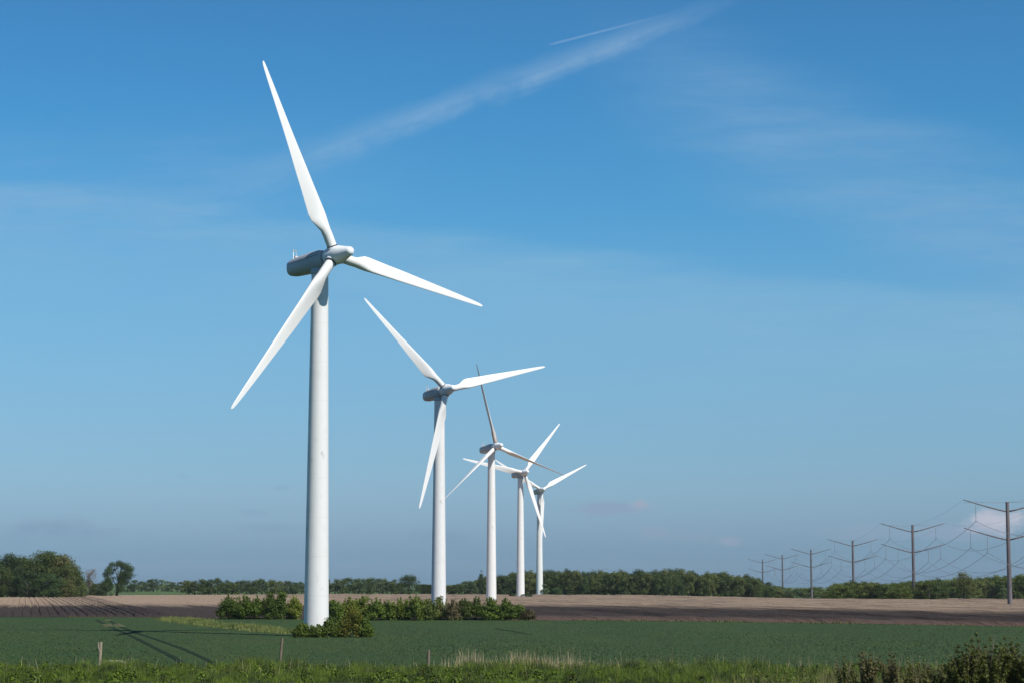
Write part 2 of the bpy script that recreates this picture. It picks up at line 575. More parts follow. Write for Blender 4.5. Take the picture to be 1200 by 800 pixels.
def straw_s(n):
    px = np.concatenate([rng.normal(625, 34, int(n * .62)), rng.normal(555, 17, int(n * .2)), rng.uniform(520, 950, n - int(n * .62) - int(n * .2))])
    y = rng.uniform(146, 153, n); x = (px - 600) / F * y
    return x, y, np.clip(.62 + .5 * lump(x, y, .7, 51) + .2 * rng.random(n), .12, 1.3)


Vs, Fs = blades(1900, straw_s, .75, 1.5, .028, .16)
Vs2, Fs2 = blades(420, lambda n: (lambda x: (x, rng.uniform(138, 152, n), np.ones(n)))(rng.uniform(-45, 45, n)), .7, 1.25, .028, .2)
tag(obj('dry_stalks', mesh('dry_stalks', np.concatenate([Vs, Vs2]), np.concatenate([Fs, Fs2 + len(Vs)]), M['straw'])),
    'pale dry straw coloured stalks standing above the grass bank', 'dry grass', kind='stuff')

def tall_s(n):
    px = np.where(rng.random(n) < .7, rng.uniform(955, 1250, n), rng.uniform(830, 1250, n)); y = rng.uniform(119, 134, n); x = (px - 600) / F * y
    return x, y, np.clip(.75 + .5 * lump(x, y, .8, 31), .2, 1.4)


Vt, Ft = blades(5200, tall_s, .5, 1.25, .03, .3)
tag(obj('tall_weeds', mesh('tall_weeds', Vt, Ft, M['tall'])), 'tall olive brown weeds mixed among the shrubs at the lower right', 'weeds', kind='stuff')

# rough pale grass along the way to the first turbine
AP = [Vector(ground(*q)) for q in [(196, 725), (228, 729), (262, 733), (300, 737), (345, 741.5)]]


def access_s(n):
    k = rng.integers(0, len(AP) - 1, n); t = rng.random(n)
    A = np.array([[p.x, p.y] for p in AP])
    P = A[k] + (A[k + 1] - A[k]) * t[:, None]
    s = (k + t) / (len(AP) - 1)
    wdt = 3.3 * (1 - .35 * s)
    P = P + np.stack([rng.normal(0, .8, n), rng.normal(0, 1, n) * wdt], 1)
    x, y = P[:, 0], P[:, 1]
    ok = y < front(x) - .3
    x, y = x[ok], y[ok]
    return x, y, np.clip(.8 + .5 * lump(x, y, 1.6, 8), .25, 1.5)


Va, Fa = blades(11000, access_s, .3, .62, .10, .45)
tag(obj('track_grass', mesh('track_grass', Va, Fa, M['grass_pale'])), 'yellowish rough grass ridge leading to the foot of the nearest turbine', 'grass', kind='stuff')


def margin_s(n):
    x = np.concatenate([rng.uniform(-75, -35, n // 2), rng.uniform(0, 110, n - n // 2)])
    y = front(x) + rng.normal(-.6, .5, n)
    return x, y, np.clip(.6 + .6 * lump(x, y, 2.5, 12), .1, 1.5)


Vm, Fm = blades(5000, margin_s, .15, .4, .12, .4)
tag(obj('field_margin', mesh('field_margin', Vm, Fm, M['margin'])), 'thin weedy margin between the green crop and the brown ploughed soil', 'weeds', kind='stuff')


# ------------------------------------------------------------------ wind turbines
def blade_mesh(name, mat):
    st = [(1.05, .60, 1.0), (1.6, .60, 1.0), (2.6, .62, 1.0), (3.4, .72, .9), (4.2, .98, .62), (5.0, 1.08, .42), (5.8, 1.07, .33),
          (7.0, 1.00, .28), (9, .90, .24), (11.5, .80, .21), (14, .67, .19), (16.5, .56, .18), (19, .46, .17), (21, .38, .16),
          (22.8, .30, .15), (24, .235, .15), (24.6, .18, .15), (24.9, .11, .16), (25.0, .03, .2)]
    n = 28; rings = []
    for r, hc, tk in st:
        c = hc * 2
        tw = R(15) * (1 - ss(4, 22, r)) ** 1.3 if r > 0 else 0
        bl = float(ss(2.4, 5.4, r))
        ring = []
        for k in range(n):
            a = 2 * math.pi * k / n
            cxx, cyy = math.cos(a), math.sin(a)
            X0, Y0 = .60 * cxx, .60 * cyy
            xi = (1 - cxx) / 2                      # 0 leading edge .. 1 trailing edge
            th = 5 * tk * (.2969 * math.sqrt(xi) - .126 * xi - .3516 * xi ** 2 + .2843 * xi ** 3 - .1015 * xi ** 4)
            X1 = c * (.32 - xi)
            Y1 = c * th * (1 if cyy >= 0 else -.75) * (1 if abs(cyy) > 1e-6 else 0) + c * .02 * (1 - (2 * xi - 1) ** 2)
            x = X0 * (1 - bl) + X1 * bl; y = Y0 * (1 - bl) + Y1 * bl
            cb, sb = math.cos(tw * bl), math.sin(tw * bl)
            # leading edge twisted upwind (towards -y)
            ring.append((x * cb + y * sb, -x * sb + y * cb, r))
        rings.append(ring)
    b = MB(); b.rings(rings)
    return b.build(name, mat, True, 60)


ME = {}
ME['blade'] = blade_mesh('blade', M['blade'])
ME['blade_stained'] = blade_mesh('blade_stained', M['blade_stained'])


def seal_mesh():
    b = MB(); b.lathe([(.58, 1.10), (.68, 1.11), (.68, 1.24), (.58, 1.25)], 28); return b.build('root_seal', M['dark_gap'], True, 40)


def superring(y, zc, rx, rz, e=2.8, n=32):
    out = []
    for k in range(n):
        a = 2 * math.pi * k / n; c, s = math.cos(a), math.sin(a)
        out.append((rx * math.copysign(abs(c) ** (2 / e), c), y, zc + rz * math.copysign(abs(s) ** (2 / e), s)))
    return out


def nacelle_mesh():          # axis along y, front at -y, tower axis at y = 0
    b = MB()
    b.rings([superring(y, z, rx, rz) for y, z, rx, rz in
             [(-1.35, 0, .85, .85), (-1.3, 0, 1.0, 1.0), (-.6, 0, 1.2, 1.2), (.8, .02, 1.25, 1.25), (3.2, .03, 1.18, 1.18), (5.0, .05, 1.05, 1.06),
              (5.55, .06, .92, .94), (5.78, .06, .72, .76), (5.86, .06, .4, .45)]])
    return b.build('nacelle', M['nacelle'], True, 50)


def nacelle_seam_mesh():
    b = MB()
    for s in (-1, 1):
        pts = [(s * x, y, .42) for x, y in ((1.13, -.9), (1.21, 0), (1.245, .9), (1.20, 2.4), (1.14, 3.6), (1.02, 5.0))]
        b.tube(pts, [.028] * 6, 6)
    return b.build('cover_seam', M['dark_gap'])


def mast_mesh():
    b = MB()
    for x in (-.28, .28):
        b.tube([(x * 1.6, 4.7, 1.0), (x, 4.9, 1.55), (x * .6, 5.0, 2.2)], [.06, .045, .025], 6)
        b.tube([(x * .6 - .16, 5.0, 2.2), (x * .6 + .16, 5.0, 2.2)], [.04, .04], 6)
        b.lathe([(.10, 0), (.10, .12)], 8)
        for i in range(len(b.V) - 16, len(b.V)):
            q = b.V[i]; b.V[i] = (q[0] + x * .6, q[1] + 5.0, q[2] + 2.2)
    b.tube([(-.4, 4.75, 1.1), (.4, 4.75, 1.1)], [.05, .05], 6)
    # wedge shaped cooling hood under the mast
    b.add([(-.3, 4.2, 1.0), (.3, 4.2, 1.0), (.3, 5.1, 1.0), (-.3, 5.1, 1.0), (-.12, 4.85, 1.55), (.12, 4.85, 1.55), (.12, 5.0, 1.55), (-.12, 5.0, 1.55)],
          [(0, 1, 5, 4), (1, 2, 6, 5), (2, 3, 7, 6), (3, 0, 4, 7), (4, 5, 6, 7)])
    return b.build('weather_mast', M['metal'], False)


def yaw_mesh():
    b = MB(); b.lathe([(1.02, -1.75), (1.14, -1.7), (1.14, -1.15), (1.02, -1.0)], 36); return b.build('yaw_collar', M['nacelle'], True, 40)


def hub_mesh():              # rotor centre at the origin, nose towards -y
    b = MB()
    b.lathe([(.9, 1.22), (1.10, 1.18), (1.14, .6), (1.14, -.5), (1.06, -1.0), (.88, -1.6), (.72, -2.2), (.60, -2.65), (.54, -2.9), (.44, -3.06),
             (.26, -3.15), (.08, -3.18)], 36, 'y')
    for k in range(3):
        a = 2 * math.pi * k / 3
        sub = MB(); sub.lathe([(.78, .45), (.78, 1.0), (.74, 1.1), (.6, 1.12)], 30)
        ca, sa = math.cos(a), math.sin(a)
        b.add([(x * ca + z * sa, y, -x * sa + z * ca) for x, y, z in sub.V], sub.F)
    return b.build('rotor_hub', M['hub'], True, 45)


ME['seal'] = seal_mesh(); ME['nacelle'] = nacelle_mesh(); ME['seam'] = nacelle_seam_mesh(); ME['mast'] = mast_mesh()
ME['yaw'] = yaw_mesh(); ME['hub'] = hub_mesh()
OVER, TILT, CONE = 3.0, R(5), R(2)


def tower_mesh(h):
    b = MB(); prof = [(1.6, -.4), (1.6, .12)]
    top = h - 1.5
    n = 26
    for k in range(n + 1):
        t = k / n; prof.append((1.50 - .48 * t + .02 * (1 - t) ** 6, .12 + (top - .12) * t))
    b.lathe(prof, 48)
    me = b.build('tower', M['tower'], True, 30)
    return me


def turbine(hub, psi, th, pitch, label, first=None, stained=()):
    psi = R(psi)
    a = Vector((math.sin(psi), -math.cos(psi), 0))
    base = Vector(hub) - a * (OVER * math.cos(TILT))
    zg = float(terrain(base.x, base.y))
    h = hub[2] - zg - OVER * math.sin(TILT)        # nacelle height at the tower axis
    root = empty('wind_turbine', (base.x, base.y, zg), psi)
    tag(root, label, 'wind turbine', 'white three-bladed wind turbines in a receding row')
    obj('tower', tower_mesh(h), root)
    obj('yaw_collar', ME['yaw'], root).location = (0, 0, h)
    na = obj('nacelle', ME['nacelle'], root); na.location = (0, 0, h); na.rotation_euler = (-TILT, 0, 0)
    obj('cover_seam', ME['seam'], na); obj('weather_mast', ME['mast'], na)
    C = Matrix.Translation((0, -OVER * math.cos(TILT), h + OVER * math.sin(TILT))) @ Matrix.Rotation(-TILT, 4, 'X')
    hb = obj('rotor_hub', ME['hub'], root); hb.matrix_local = C @ Matrix.Rotation(R(th), 4, 'Y')
    for k in range(3):
        Bm = C @ Matrix.Rotation(R(th + 120 * k), 4, 'Y')
        pit = pitch[k] if isinstance(pitch, (list, tuple)) else pitch
        bl = obj('blade', ME['blade_stained'] if k in stained else ME['blade'], root)
        bl.matrix_local = Bm @ Matrix.Rotation(-CONE, 4, 'X') @ Matrix.Rotation(-R(pit), 4, 'Z')
        obj('root_seal', ME['seal'], bl)
    return root


turbine((-21.41, 248.5, 44.87), 43.3, -21.2, 2, 'nearest and tallest white wind turbine, standing behind a low bush in the green crop')
turbine((-13.24, 417.6, 44.24), 30.5, -44.3, 2, 'second nearest white wind turbine, its foot hidden behind the long hedge')
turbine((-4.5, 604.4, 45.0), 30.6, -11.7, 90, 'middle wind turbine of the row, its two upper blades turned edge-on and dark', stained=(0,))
turbine((4.5, 761.3, 45.6), 27.4, 40.9, 2, 'fourth white wind turbine of the row with a small round bush right of its foot')
turbine((13.1, 912.0, 45.9), 20, 62, 2, 'farthest and smallest white wind turbine at the edge of the dark forest')


# ------------------------------------------------------------------ trees and bushes
def crown(env, nl, leaf, nleaf, lobe=(.16, .30), inner=.25, flat=.8, seed=0, gaps=0.0):
    """leaf clumps spread through the volume of an uneven crown. env(k) returns lobe centres inside the crown"""
    r = np.random.default_rng(seed)
    Ps = []; Ns = []
    C, S = env(r, nl)
    per = np.maximum(8, (nleaf * S ** 2 / np.sum(S ** 2)).astype(int))
    for c, s, n in zip(C, S, per):
        d = r.normal(0, 1, (n, 3)); d /= np.linalg.norm(d, axis=1)[:, None]
        k = np.where(r.random(n) < inner, r.uniform(.2, .8, n), r.normal(.95, .13, n))
        bump = 1 + .22 * np.sin(d[:, 0] * 5 + c[0] * 3) * np.sin(d[:, 1] * 5 + c[1] * 3 + 1) + .15 * np.sin(d[:, 2] * 7 + c[2])
        Ps.append(c + d * (s * k * bump)[:, None] * np.array([1, 1, flat])); Ns.append(d + np.array([0, 0, .35]))
    P = np.concatenate(Ps); D = np.concatenate(Ns)
    Q = leaf_quads(P, D, leaf, .55)
    return Q.reshape(-1, 3), np.arange(len(Q) * 4).reshape(-1, 4)


def env_round(w, z0, z1, base=.75, lob=(.2, .34), mid=.38):
    """dome shaped crown volume: base = width at the bottom relative to the widest part"""
    def f(r, n):
        C = []; S = []
        for k in range(n):
            t = r.random() ** .85; a = r.uniform(0, 6.283); q = r.random() ** .4
            rad = base + (1 - base) * t / mid if t < mid else math.sqrt(max(0, 1 - ((t - mid) / (1 - mid)) ** 2.2))
            s = w * r.uniform(*lob) * .5
            C.append((math.cos(a) * q * rad * (w / 2 - s * .5), math.sin(a) * q * rad * (w / 2 - s * .5), z0 + s * .5 + (z1 - z0 - 1.2 * s) * t)); S.append(s)
        return np.array(C), np.array(S)
    return f


def env_cone(w, z0, z1):
    def f(r, n):
        C = []; S = []
        for k in range(n):
            t = r.random() ** 1.4; a = r.uniform(0, 6.283); rad = (1 - t) * w / 2
            s = w * (.10 + .12 * (1 - t))
            C.append((math.cos(a) * rad * .8, math.sin(a) * rad * .8, z0 + (z1 - z0 - s) * t)); S.append(s)
        return np.array(C), np.array(S)
    return f


def trunk_mesh(name, h, r0, spread, seed, mat, limbs=7, top=.75, twigs=0):
    r = random.Random(seed); b = MB()
    pts = [Vector((0, 0, -.3))]
    for k in range(1, 6):
        pts.append(Vector((r.uniform(-.03, .03) * h, r.uniform(-.03, .03) * h, h * top * k / 5)))
    b.tube(pts, [r0 * (1.25, 1, .85, .65, .45, .2)[k] for k in range(6)], 8)
    for k in range(limbs):
        t = r.uniform(.28, .95); i = min(4, int(t * 5)); p = pts[i].lerp(pts[i + 1], t * 5 - i)
        a = r.uniform(0, 6.283); L = spread * r.uniform(.5, 1) * (1.1 - .5 * t)
        q = p + Vector((math.cos(a) * L * .5, math.sin(a) * L * .5, L * .35)); e = p + Vector((math.cos(a) * L, math.sin(a) * L, L * r.uniform(.7, 1.2)))
        rr = r0 * (.55 - .35 * t)
        b.tube([p, q, e], [rr, rr * .65, rr * .2], 5)
        for _ in range(twigs):
            s = r.uniform(.25, 1); p2 = p.lerp(q, s * 2) if s < .5 else q.lerp(e, s * 2 - 1)
            d = Vector((r.gauss(0, .6) + math.cos(a) * .4, r.gauss(0, .6) + math.sin(a) * .4, r.uniform(.3, 1.3))).normalized() * spread * r.uniform(.2, .5)
            mid = p2 + d * .5 + Vector((r.gauss(0, .1), r.gauss(0, .1), .1))
            b.tube([p2, mid, p2 + d], [rr * .3, rr * .2, .01], 4)
    return b.build(name, mat)


# prototypes one unit = 1 metre, nominal height 10, width 8; scaled per tree
PROTO = {}


def proto_tree(key, leafmat, envf, nl, nleaf, leaf, seeds, inner=.25, r0=.28, limbs=7):
    L = []
    for s in seeds:
        V, Fq = crown(envf, nl, leaf, nleaf, inner=inner, seed=s)
        L.append((mesh('crown', V, Fq, M[leafmat]), trunk_mesh('trunk', 10, r0, 3.4, s, M['bark'], limbs)))
    PROTO[key] = L


proto_tree('oak', 'leaf_oak', env_round(9.4, .1, 10, .85), 54, 8600, .18, (11, 12, 13), r0=.3)
proto_tree('deep', 'leaf_deep', env_round(9.2, .1, 10, .85), 54, 8600, .18, (21, 22, 23), r0=.3)
proto_tree('wood', 'leaf_wood', env_round(8.5, .1, 10, .85), 40, 4200, .24, (31, 32, 33, 34))
proto_tree('wood_pointed', 'leaf_deep', env_cone(6.5, .4, 10), 46, 3200, .24, (41, 42))
proto_tree('copse', 'leaf_copse', env_round(8.8, .0, 10, .9), 38, 4200, .24, (51, 52, 53, 54))
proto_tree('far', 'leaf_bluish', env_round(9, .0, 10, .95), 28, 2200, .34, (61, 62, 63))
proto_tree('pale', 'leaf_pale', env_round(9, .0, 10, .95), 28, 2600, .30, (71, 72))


def tree(name, proto, loc, h, w, label, cat='tree', group=None, rz=None):
    """h, w in metres; copies share crown and trunk meshes"""
    cm, tm = random.choice(PROTO[proto])
    root = empty(name, loc, random.uniform(0, 6.28) if rz is None else rz)
    sx = w / 8.5 * random.uniform(.92, 1.08)
    root.scale = (sx, sx, h / 10)
    tag(root, label, cat, group)
    obj('crown', cm, root); obj('trunk', tm, root)
    return root


def prof(pts, x):
    return float(np.interp(x, [p[0] for p in pts], [p[1] for p in pts]))


def stand(px, dist, top, wpx, name, proto, label, group=None, cat='tree'):
    x, y, z = at(px, dist)
    h = height_to(top, x, y, z)
    return tree(name, proto, (x, y, z - .1), h, wpx / F * y, label, cat, group)


# the leafy grove on the left
grove = [(-62, 770, 648, 46, 'oak'), (-30, 800, 652, 40, 'deep'), (-6, 775, 651, 36, 'deep'), (14, 760, 648, 34, 'deep'), (31, 790, 651, 34, 'oak'),
         (52, 765, 644, 42, 'oak'), (71, 772, 647, 40, 'oak'), (84, 765, 659, 30, 'oak'), (91, 772, 668, 22, 'deep'), (4, 745, 664, 30, 'oak'), (36, 742, 668, 34, 'deep'), (62, 742, 671, 32, 'deep'), (78, 748, 676, 24, 'oak'), (-14, 745, 666, 34, 'deep'),
         (22, 830, 649, 40, 'deep'), (64, 840, 646, 42, 'deep')]
gl = {'oak': 'olive tinted spring leafed tree in the dense grove left of the lone gappy tree', 'deep': 'dark green leafed tree in the dense grove left of the lone gappy tree'}
for k, (px, D, top, w, kd) in enumerate(grove):
    lab = gl[kd]
    if px == 84: lab = 'olive brown tree with a visible trunk on the right end of the left grove'
    if px == 52: lab = 'tallest tree of the left grove with a broad rounded crown'
    stand(px, D, top, w * 1.18, 'broadleaf_tree', kd, lab, 'trees of the grove on the left')
# leafless tree beside the grove
x, y, z = at(109, 850)
root = empty('bare_tree', (x, y, z)); tag(root, 'leafless greyish brown tree between the left grove and the lone gappy tree', 'tree')
hb = height_to(664, x, y, z)
tm = trunk_mesh('trunk', hb, .28, 3.2, 5, M['bare_twigs'], 26, .85, 14)
obj('trunk', tm, root)
V, Fq = crown(env_round(6.5, 3, hb, .6), 34, .08, 3000, seed=91, inner=.5)
obj('twigs', mesh('twigs', V, Fq, M['bare_twigs']), root)

# lone tree with sky showing through the crown
x, y, z = at(140, 830)
hh = height_to(656.5, x, y, z)
root = empty('gappy_tree', (x, y, z)); tag(root, 'lone dark tree with an open crown where sky shows through', 'tree')


def env_gappy(r, n):
    C = []; S = []
    arcs = [(-4.6, .60, 1.1), (-4.0, .72, 1.2), (-3.0, .83, 1.1), (-1.8, .92, 1.2), (0, .95, 1.2), (1.6, .93, 1.3), (3.2, .87, 1.4), (4.6, .76, 1.4), (5.2, .64, 1.2), (4.6, .54, 1.0),
            (-2.9, .55, 1.3), (-2.2, .43, 1.2), (2.0, .70, 1.2), (2.6, .58, 1.3), (1.4, .46, 1.5), (2.6, .40, 1.5), (1.2, .33, 1.3), (2.2, .26, 1.2), (.6, .20, .9), (-3.4, .36, 1.2), (-2.0, .28, 1.1), (-3.6, .22, 1.1), (.2, .80, .8), (3.4, .66, 1.5), (3.8, .78, 1.4), (2.9, .5, 1.6), (.8, .90, 1.1), (1.8, .58, 1.5), (-2.7, .66, 1.2), (-3.2, .48, 1.3), (-2.7, .33, 1.3), (1.7, .22, 1.3), (-2.4, .76, 1.0), (2.4, .84, 1.2)]
    for a, t, s in arcs:
        for _ in range(3):
            C.append((a + r.normal(0, .5), r.normal(0, 1.6), t * hh - s * .3 + r.normal(0, .35))); S.append(s * r.uniform(.75, 1.25))
    return np.array(C), np.array(S)


V, Fq = crown(env_gappy, 0, .18, 19000, seed=95)
obj('crown', mesh('crown', V, Fq, M['leaf_deep']), root)
bt = MB()
bt.tube([(0, 0, -.3), (.3, 0, hh * .25), (1.0, .1, hh * .5), (1.6, 0, hh * .78), (1.2, 0, hh * .92)], [.55, .45, .34, .2, .08], 8)
for q in [[(.3, 0, hh * .25), (-1.4, .3, hh * .45), (-3.2, .2, hh * .7)], [(1.0, .1, hh * .5), (2.8, -.2, hh * .62), (4.4, 0, hh * .74)], [(.9, 0, hh * .45), (-.4, -.3, hh * .68), (-1.4, 0, hh * .88)]]:
    bt.tube(q, [.28, .18, .06], 6)
obj('trunk', bt.build('trunk', M['bark']), root)

# shrubs under the lone tree
for px, D, top, w, kd, lab in [(100, 860, 681, 22, 'pale', 'pale green shrub under the leafless tree'), (118, 850, 682, 22, 'oak', 'dull olive shrub just right of the leafless tree'),
                               (128, 845, 677, 16, 'deep', 'dark shrub touching the left side of the lone gappy tree'), (107, 880, 678, 20, 'oak', 'brownish green shrub behind the foot of the leafless tree')]:
    stand(px, D, top, w, 'shrub', kd, lab, None, 'shrub')

# tree belts far beyond the ploughed field, left to centre
belt_a = [(150, 679.5), (175, 679), (185, 677.5), (200, 681), (222, 680)]
for px in np.arange(154, 226, 7.5):
    stand(px + random.uniform(-2, 2), random.uniform(1230, 1400), prof(belt_a, px) + random.uniform(-1, 1.5), 17, 'hedgerow_tree', random.choice(['far', 'pale']),
          'pale green tree of the distant hedgerow just right of the lone gappy tree', 'trees of the pale distant hedgerow')
belt_b = [(220, 681), (232, 678), (250, 676), (262, 677), (275, 681)]
for k, px in enumerate((224, 231, 240, 250, 258, 267, 274)):
    stand(px, random.uniform(940, 990), prof(belt_b, px) + random.uniform(-.5, 1), 19, 'field_tree', 'wood',
          'dark green tree in the clump standing behind the left end of the hedge', 'trees of the dark clump behind the hedge')
belt_c = [(275, 681), (290, 678), (315, 677.5), (330, 680), (360, 681), (385, 679), (410, 675.5), (440, 676), (465, 679)]
for px in np.arange(276, 470, 7.0):
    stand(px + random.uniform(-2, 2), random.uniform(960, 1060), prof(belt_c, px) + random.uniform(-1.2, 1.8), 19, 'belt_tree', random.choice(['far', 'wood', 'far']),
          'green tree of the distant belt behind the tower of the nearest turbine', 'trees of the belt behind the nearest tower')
stand(480, 930, 671, 27, 'round_tree', 'deep', 'single round leafy tree standing between the two nearest towers', None)
stand(468, 1080, 684, 18, 'shrub', 'pale', 'pale bush at the left side of the single round tree', None, 'shrub')
stand(497, 1080, 683.5, 16, 'shrub', 'oak', 'brownish bush just right of the single round tree', None, 'shrub')
for px in np.arange(497, 556, 7.0):
    stand(px + random.uniform(-2, 2), random.uniform(980, 1080), 684.5 + random.uniform(-2, 1.5) - max(0, px - 535) * .12, 18, 'belt_tree', random.choice(['far', 'wood']),
          'small distant tree in the low belt between the second and third tower', 'trees of the low belt between towers')

# long forest edge behind the turbines
fp = [(545, 684), (556, 679), (566, 674), (590, 672), (610, 671), (640, 668.5), (700, 669), (760, 668), (800, 668), (850, 671), (875, 675), (895, 681), (908, 688), (922, 694)]
fd = [(545, 1120), (600, 1020), (640, 960), (760, 935), (900, 960), (930, 1000)]
NF = 0
for row, (off, step, dt) in enumerate([(0, 7.2, 1.5), (14, 7.4, 0), (30, 8.0, -.5)]):
    px = 546 + row * 2.2
    while px < 922 - row * 5:
        kd = 'wood' if random.random() < .90 else 'wood_pointed'
        if 560 < px < 571 and row == 1: px += step; continue
        h_in = random.uniform(-2.6, 3.2) + dt + (2 if row == 0 and random.random() < .3 else 0)
        stand(px + random.uniform(-1.5, 1.5), prof(fd, px) + off + random.uniform(-6, 6), prof(fp, px) + h_in, 20 if kd == 'wood' else 13, 'forest_tree' if kd == 'wood' else 'forest_conifer', kd,
              ('leafy tree' if kd == 'wood' else 'dark pointed conifer') + ' in the long forest edge behind the turbines', 'trees of the long forest edge')
        NF += 1
        px += step * random.uniform(.85, 1.15)
stand(564, 1060, 665.5, 17, 'spruce_tree', 'wood_pointed', 'tall dark conifer rising above the woods just left of the third tower', None)
for px, D, top, w, kd, lab in [(552, 1050, 680, 16, 'pale', 'pale rounded tree below the tall dark conifer'), (637, 915, 683, 13, 'pale', 'pale grey green shrub close right of the farthest tower'),
                               (652, 905, 687, 13, 'deep', 'dark round bush a little right of the farthest tower'), (617, 745, 694.5, 18, 'deep', 'dark low bush at the right foot of the fourth tower'),
                               (601, 770, 694, 10, 'deep', 'small dark bush at the left foot of the fourth tower')]:
    stand(px, D, top, w, 'shrub', kd, lab, None, 'shrub')
for px in np.arange(912, 962, 6.5):
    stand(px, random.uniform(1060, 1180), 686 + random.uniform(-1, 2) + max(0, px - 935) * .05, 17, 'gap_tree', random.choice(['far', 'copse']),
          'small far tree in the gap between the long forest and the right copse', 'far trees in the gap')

# copse on the right behind the pylons
cp_ = [(962, 693), (968, 688), (976, 683), (990, 680), (1010, 679), (1035, 682), (1060, 680), (1085, 677), (1100, 678), (1130, 675), (1160, 674), (1180, 673), (1200, 670), (1300, 666)]
for row, (off, step, dt) in enumerate([(14, 9.5, 2.2), (34, 10.5, .4), (58, 11, 0)]):
    px = 967 + row * 3.5
    while px < 1300:
        gx = (px - 600) / F
        D = 700.0
        for _ in range(30): D = .5 * D + .5 * float(back(gx * D))
        stand(px + random.uniform(-2, 2), D + off + random.uniform(-4, 8), prof(cp_, px) + random.uniform(-1, 2.4) + dt, 25, 'copse_tree', 'copse' if random.random() < .7 else 'wood',
              'bushy green tree in the copse behind the right power pylons', 'trees of the right copse')
        px += step * random.uniform(.85, 1.2)
stand(1126, 748, 669, 24, 'budding_tree', 'oak', 'thin greyish budding tree rising from the right copse between two pylons', None)
stand(1171, 640, 688, 18, 'shrub', 'pale', 'pale grey green shrub in front of the right copse beside the nearest pylon', None, 'shrub')


# ------------------------------------------------------------------ bushes
def env_bush(w, h, r, n):
    C = []; S = []
    for k in range(n):
        a = r.uniform(0, 6.283); q = math.sqrt(r.random()); s = w * r.uniform(.13, .24)
        t = r.random()
        C.append((math.cos(a) * q * (w / 2 - s * .7), math.sin(a) * q * (w / 2 - s * .7) * .9, s * .5 + (h * 1.15 * (1 - .5 * q ** 2) - s * 1.2) * t)); S.append(s)
    for k in range(14):                             # shoots tapering out of the outline
        a = r.uniform(0, 6.283); q = r.uniform(0, .85); top = h * (1.03 - .42 * q ** 2) * r.uniform(.88, 1.06)
        for t in (.7, .8, .88, .95, 1.0):
            C.append((math.cos(a) * q * w / 2 * (.8 + .2 * t) + r.normal(0, .04), math.sin(a) * q * w / 2 + r.normal(0, .04), top * t)); S.append(w * .10 * (1.28 - t))
    return np.array(C), np.array(S)


def env_thorn(w, h, r, n):
    C = []; S = []
    for k in range(n):
        a = r.uniform(0, 6.283); q = math.sqrt(r.random()); top = h * (1 - .42 * q ** 1.6) * r.uniform(.72, 1.08)
        for t in np.linspace(.12, 1, 9):
            s = w * r.uniform(.045, .085) * (1.25 - .75 * t)
            b = q * (.35 + .65 * t)
            C.append((math.cos(a) * b * w / 2 + r.normal(0, .05 * w * .3), math.sin(a) * b * w / 2 + r.normal(0, .05 * w * .3), t * top)); S.append(s)
    return np.array(C), np.array(S)


def bush(name, loc, w, h, leafmat, nleaf, leaf, seed, label, group=None, stems=5, stem_mat='bark', cat='bush', nl=22, envf=env_bush):
    root = empty(name, loc); tag(root, label, cat, group)
    V, Fq = crown(lambda r, n: envf(w, h, r, n), nl, leaf, nleaf, inner=.35, seed=seed, flat=.9)
    V[:, 2] = np.maximum(V[:, 2], -.05)
    obj('foliage', mesh('foliage', V, Fq, M[leafmat]), root)
    b = MB(); r = random.Random(seed)
    for k in range(stems):
        a = r.uniform(0, 6.283); e = Vector((math.cos(a) * w * r.uniform(.1, .42), math.sin(a) * w * r.uniform(.1, .42), h * r.uniform(.65, 1.0)))
        b.tube([(e.x * .15, e.y * .15, -.1), (e.x * .45, e.y * .45, e.z * .5), e], [.010 + .006 * h, .006 + .003 * h, .004], 5)
    obj('stems', b.build('stems', M[stem_mat]), root)
    return root


hedge_l = [(-1, 267, 698, 22), (0, 284, 695, 22), (1, 301, 699, 22), (2, 317, 696, 20), (3, 331, 694, 18), (4, 345, 701, 18)]
lab_l = ['leftmost rounded bush of the hedge left of the nearest tower', 'second bush from the left end of the hedge, broad and full', 'lower bush in the middle of the hedge left of the nearest tower',
         'dense dark bush right of the middle in the left hedge', 'tallest pointed bush in the hedge left of the nearest tower', 'small bush half behind the nearest tower on its left']
for k, (s, px, top, w) in enumerate(hedge_l):
    x, y, z = ground(px, 724.8)
    bush('hedge_bush', (x, y, z), w / F * y * 1.35, height_to(top, x, y, z), 'leaf_bush', 5200, .13, 200 + k, lab_l[k], 'bushes of the hedge before the soil')
hedge_r = [(392, 703, 18, 0, 'bush showing just right of the nearest tower, topped at mid height'), (408, 700, 20, 0, 'second bush right of the nearest tower, behind the yellow bush'),
           (424, 698, 20, 0, 'full green bush straight behind the right side of the yellow bush'), (440, 701, 18, 0, 'fourth bush of the hedge right of the nearest tower'),
           (454, 704, 18, 0, 'lower bush in the dip of the hedge between the two nearest towers'), (469, 700, 20, 0, 'mid sized bush below the single round tree'),
           (486, 697, 22, 0, 'tall dark pointed bush left of the second tower'), (501, 702, 18, 2, 'small bush filling the hedge just left of the second tower'),
           (515, 698, 18, 2, 'bright green upright bush in front of the foot of the second tower'), (530, 703, 15, 1, 'brown thinly leaved bush right of the second tower'),
           (543, 701, 15, 2, 'narrow light green bush beside the brown bush'), (557, 700, 20, 0, 'broad bush left of the third tower foot'),
           (575, 701, 20, 0, 'broad bush in front of the third tower foot'), (592, 700, 19, 0, 'rounded bush right of the third tower foot'),
           (607, 708, 18, 0, 'low bush near the right end of the hedge'), (619, 713, 14, 1, 'brownish low scrub ending the hedge on the right')]
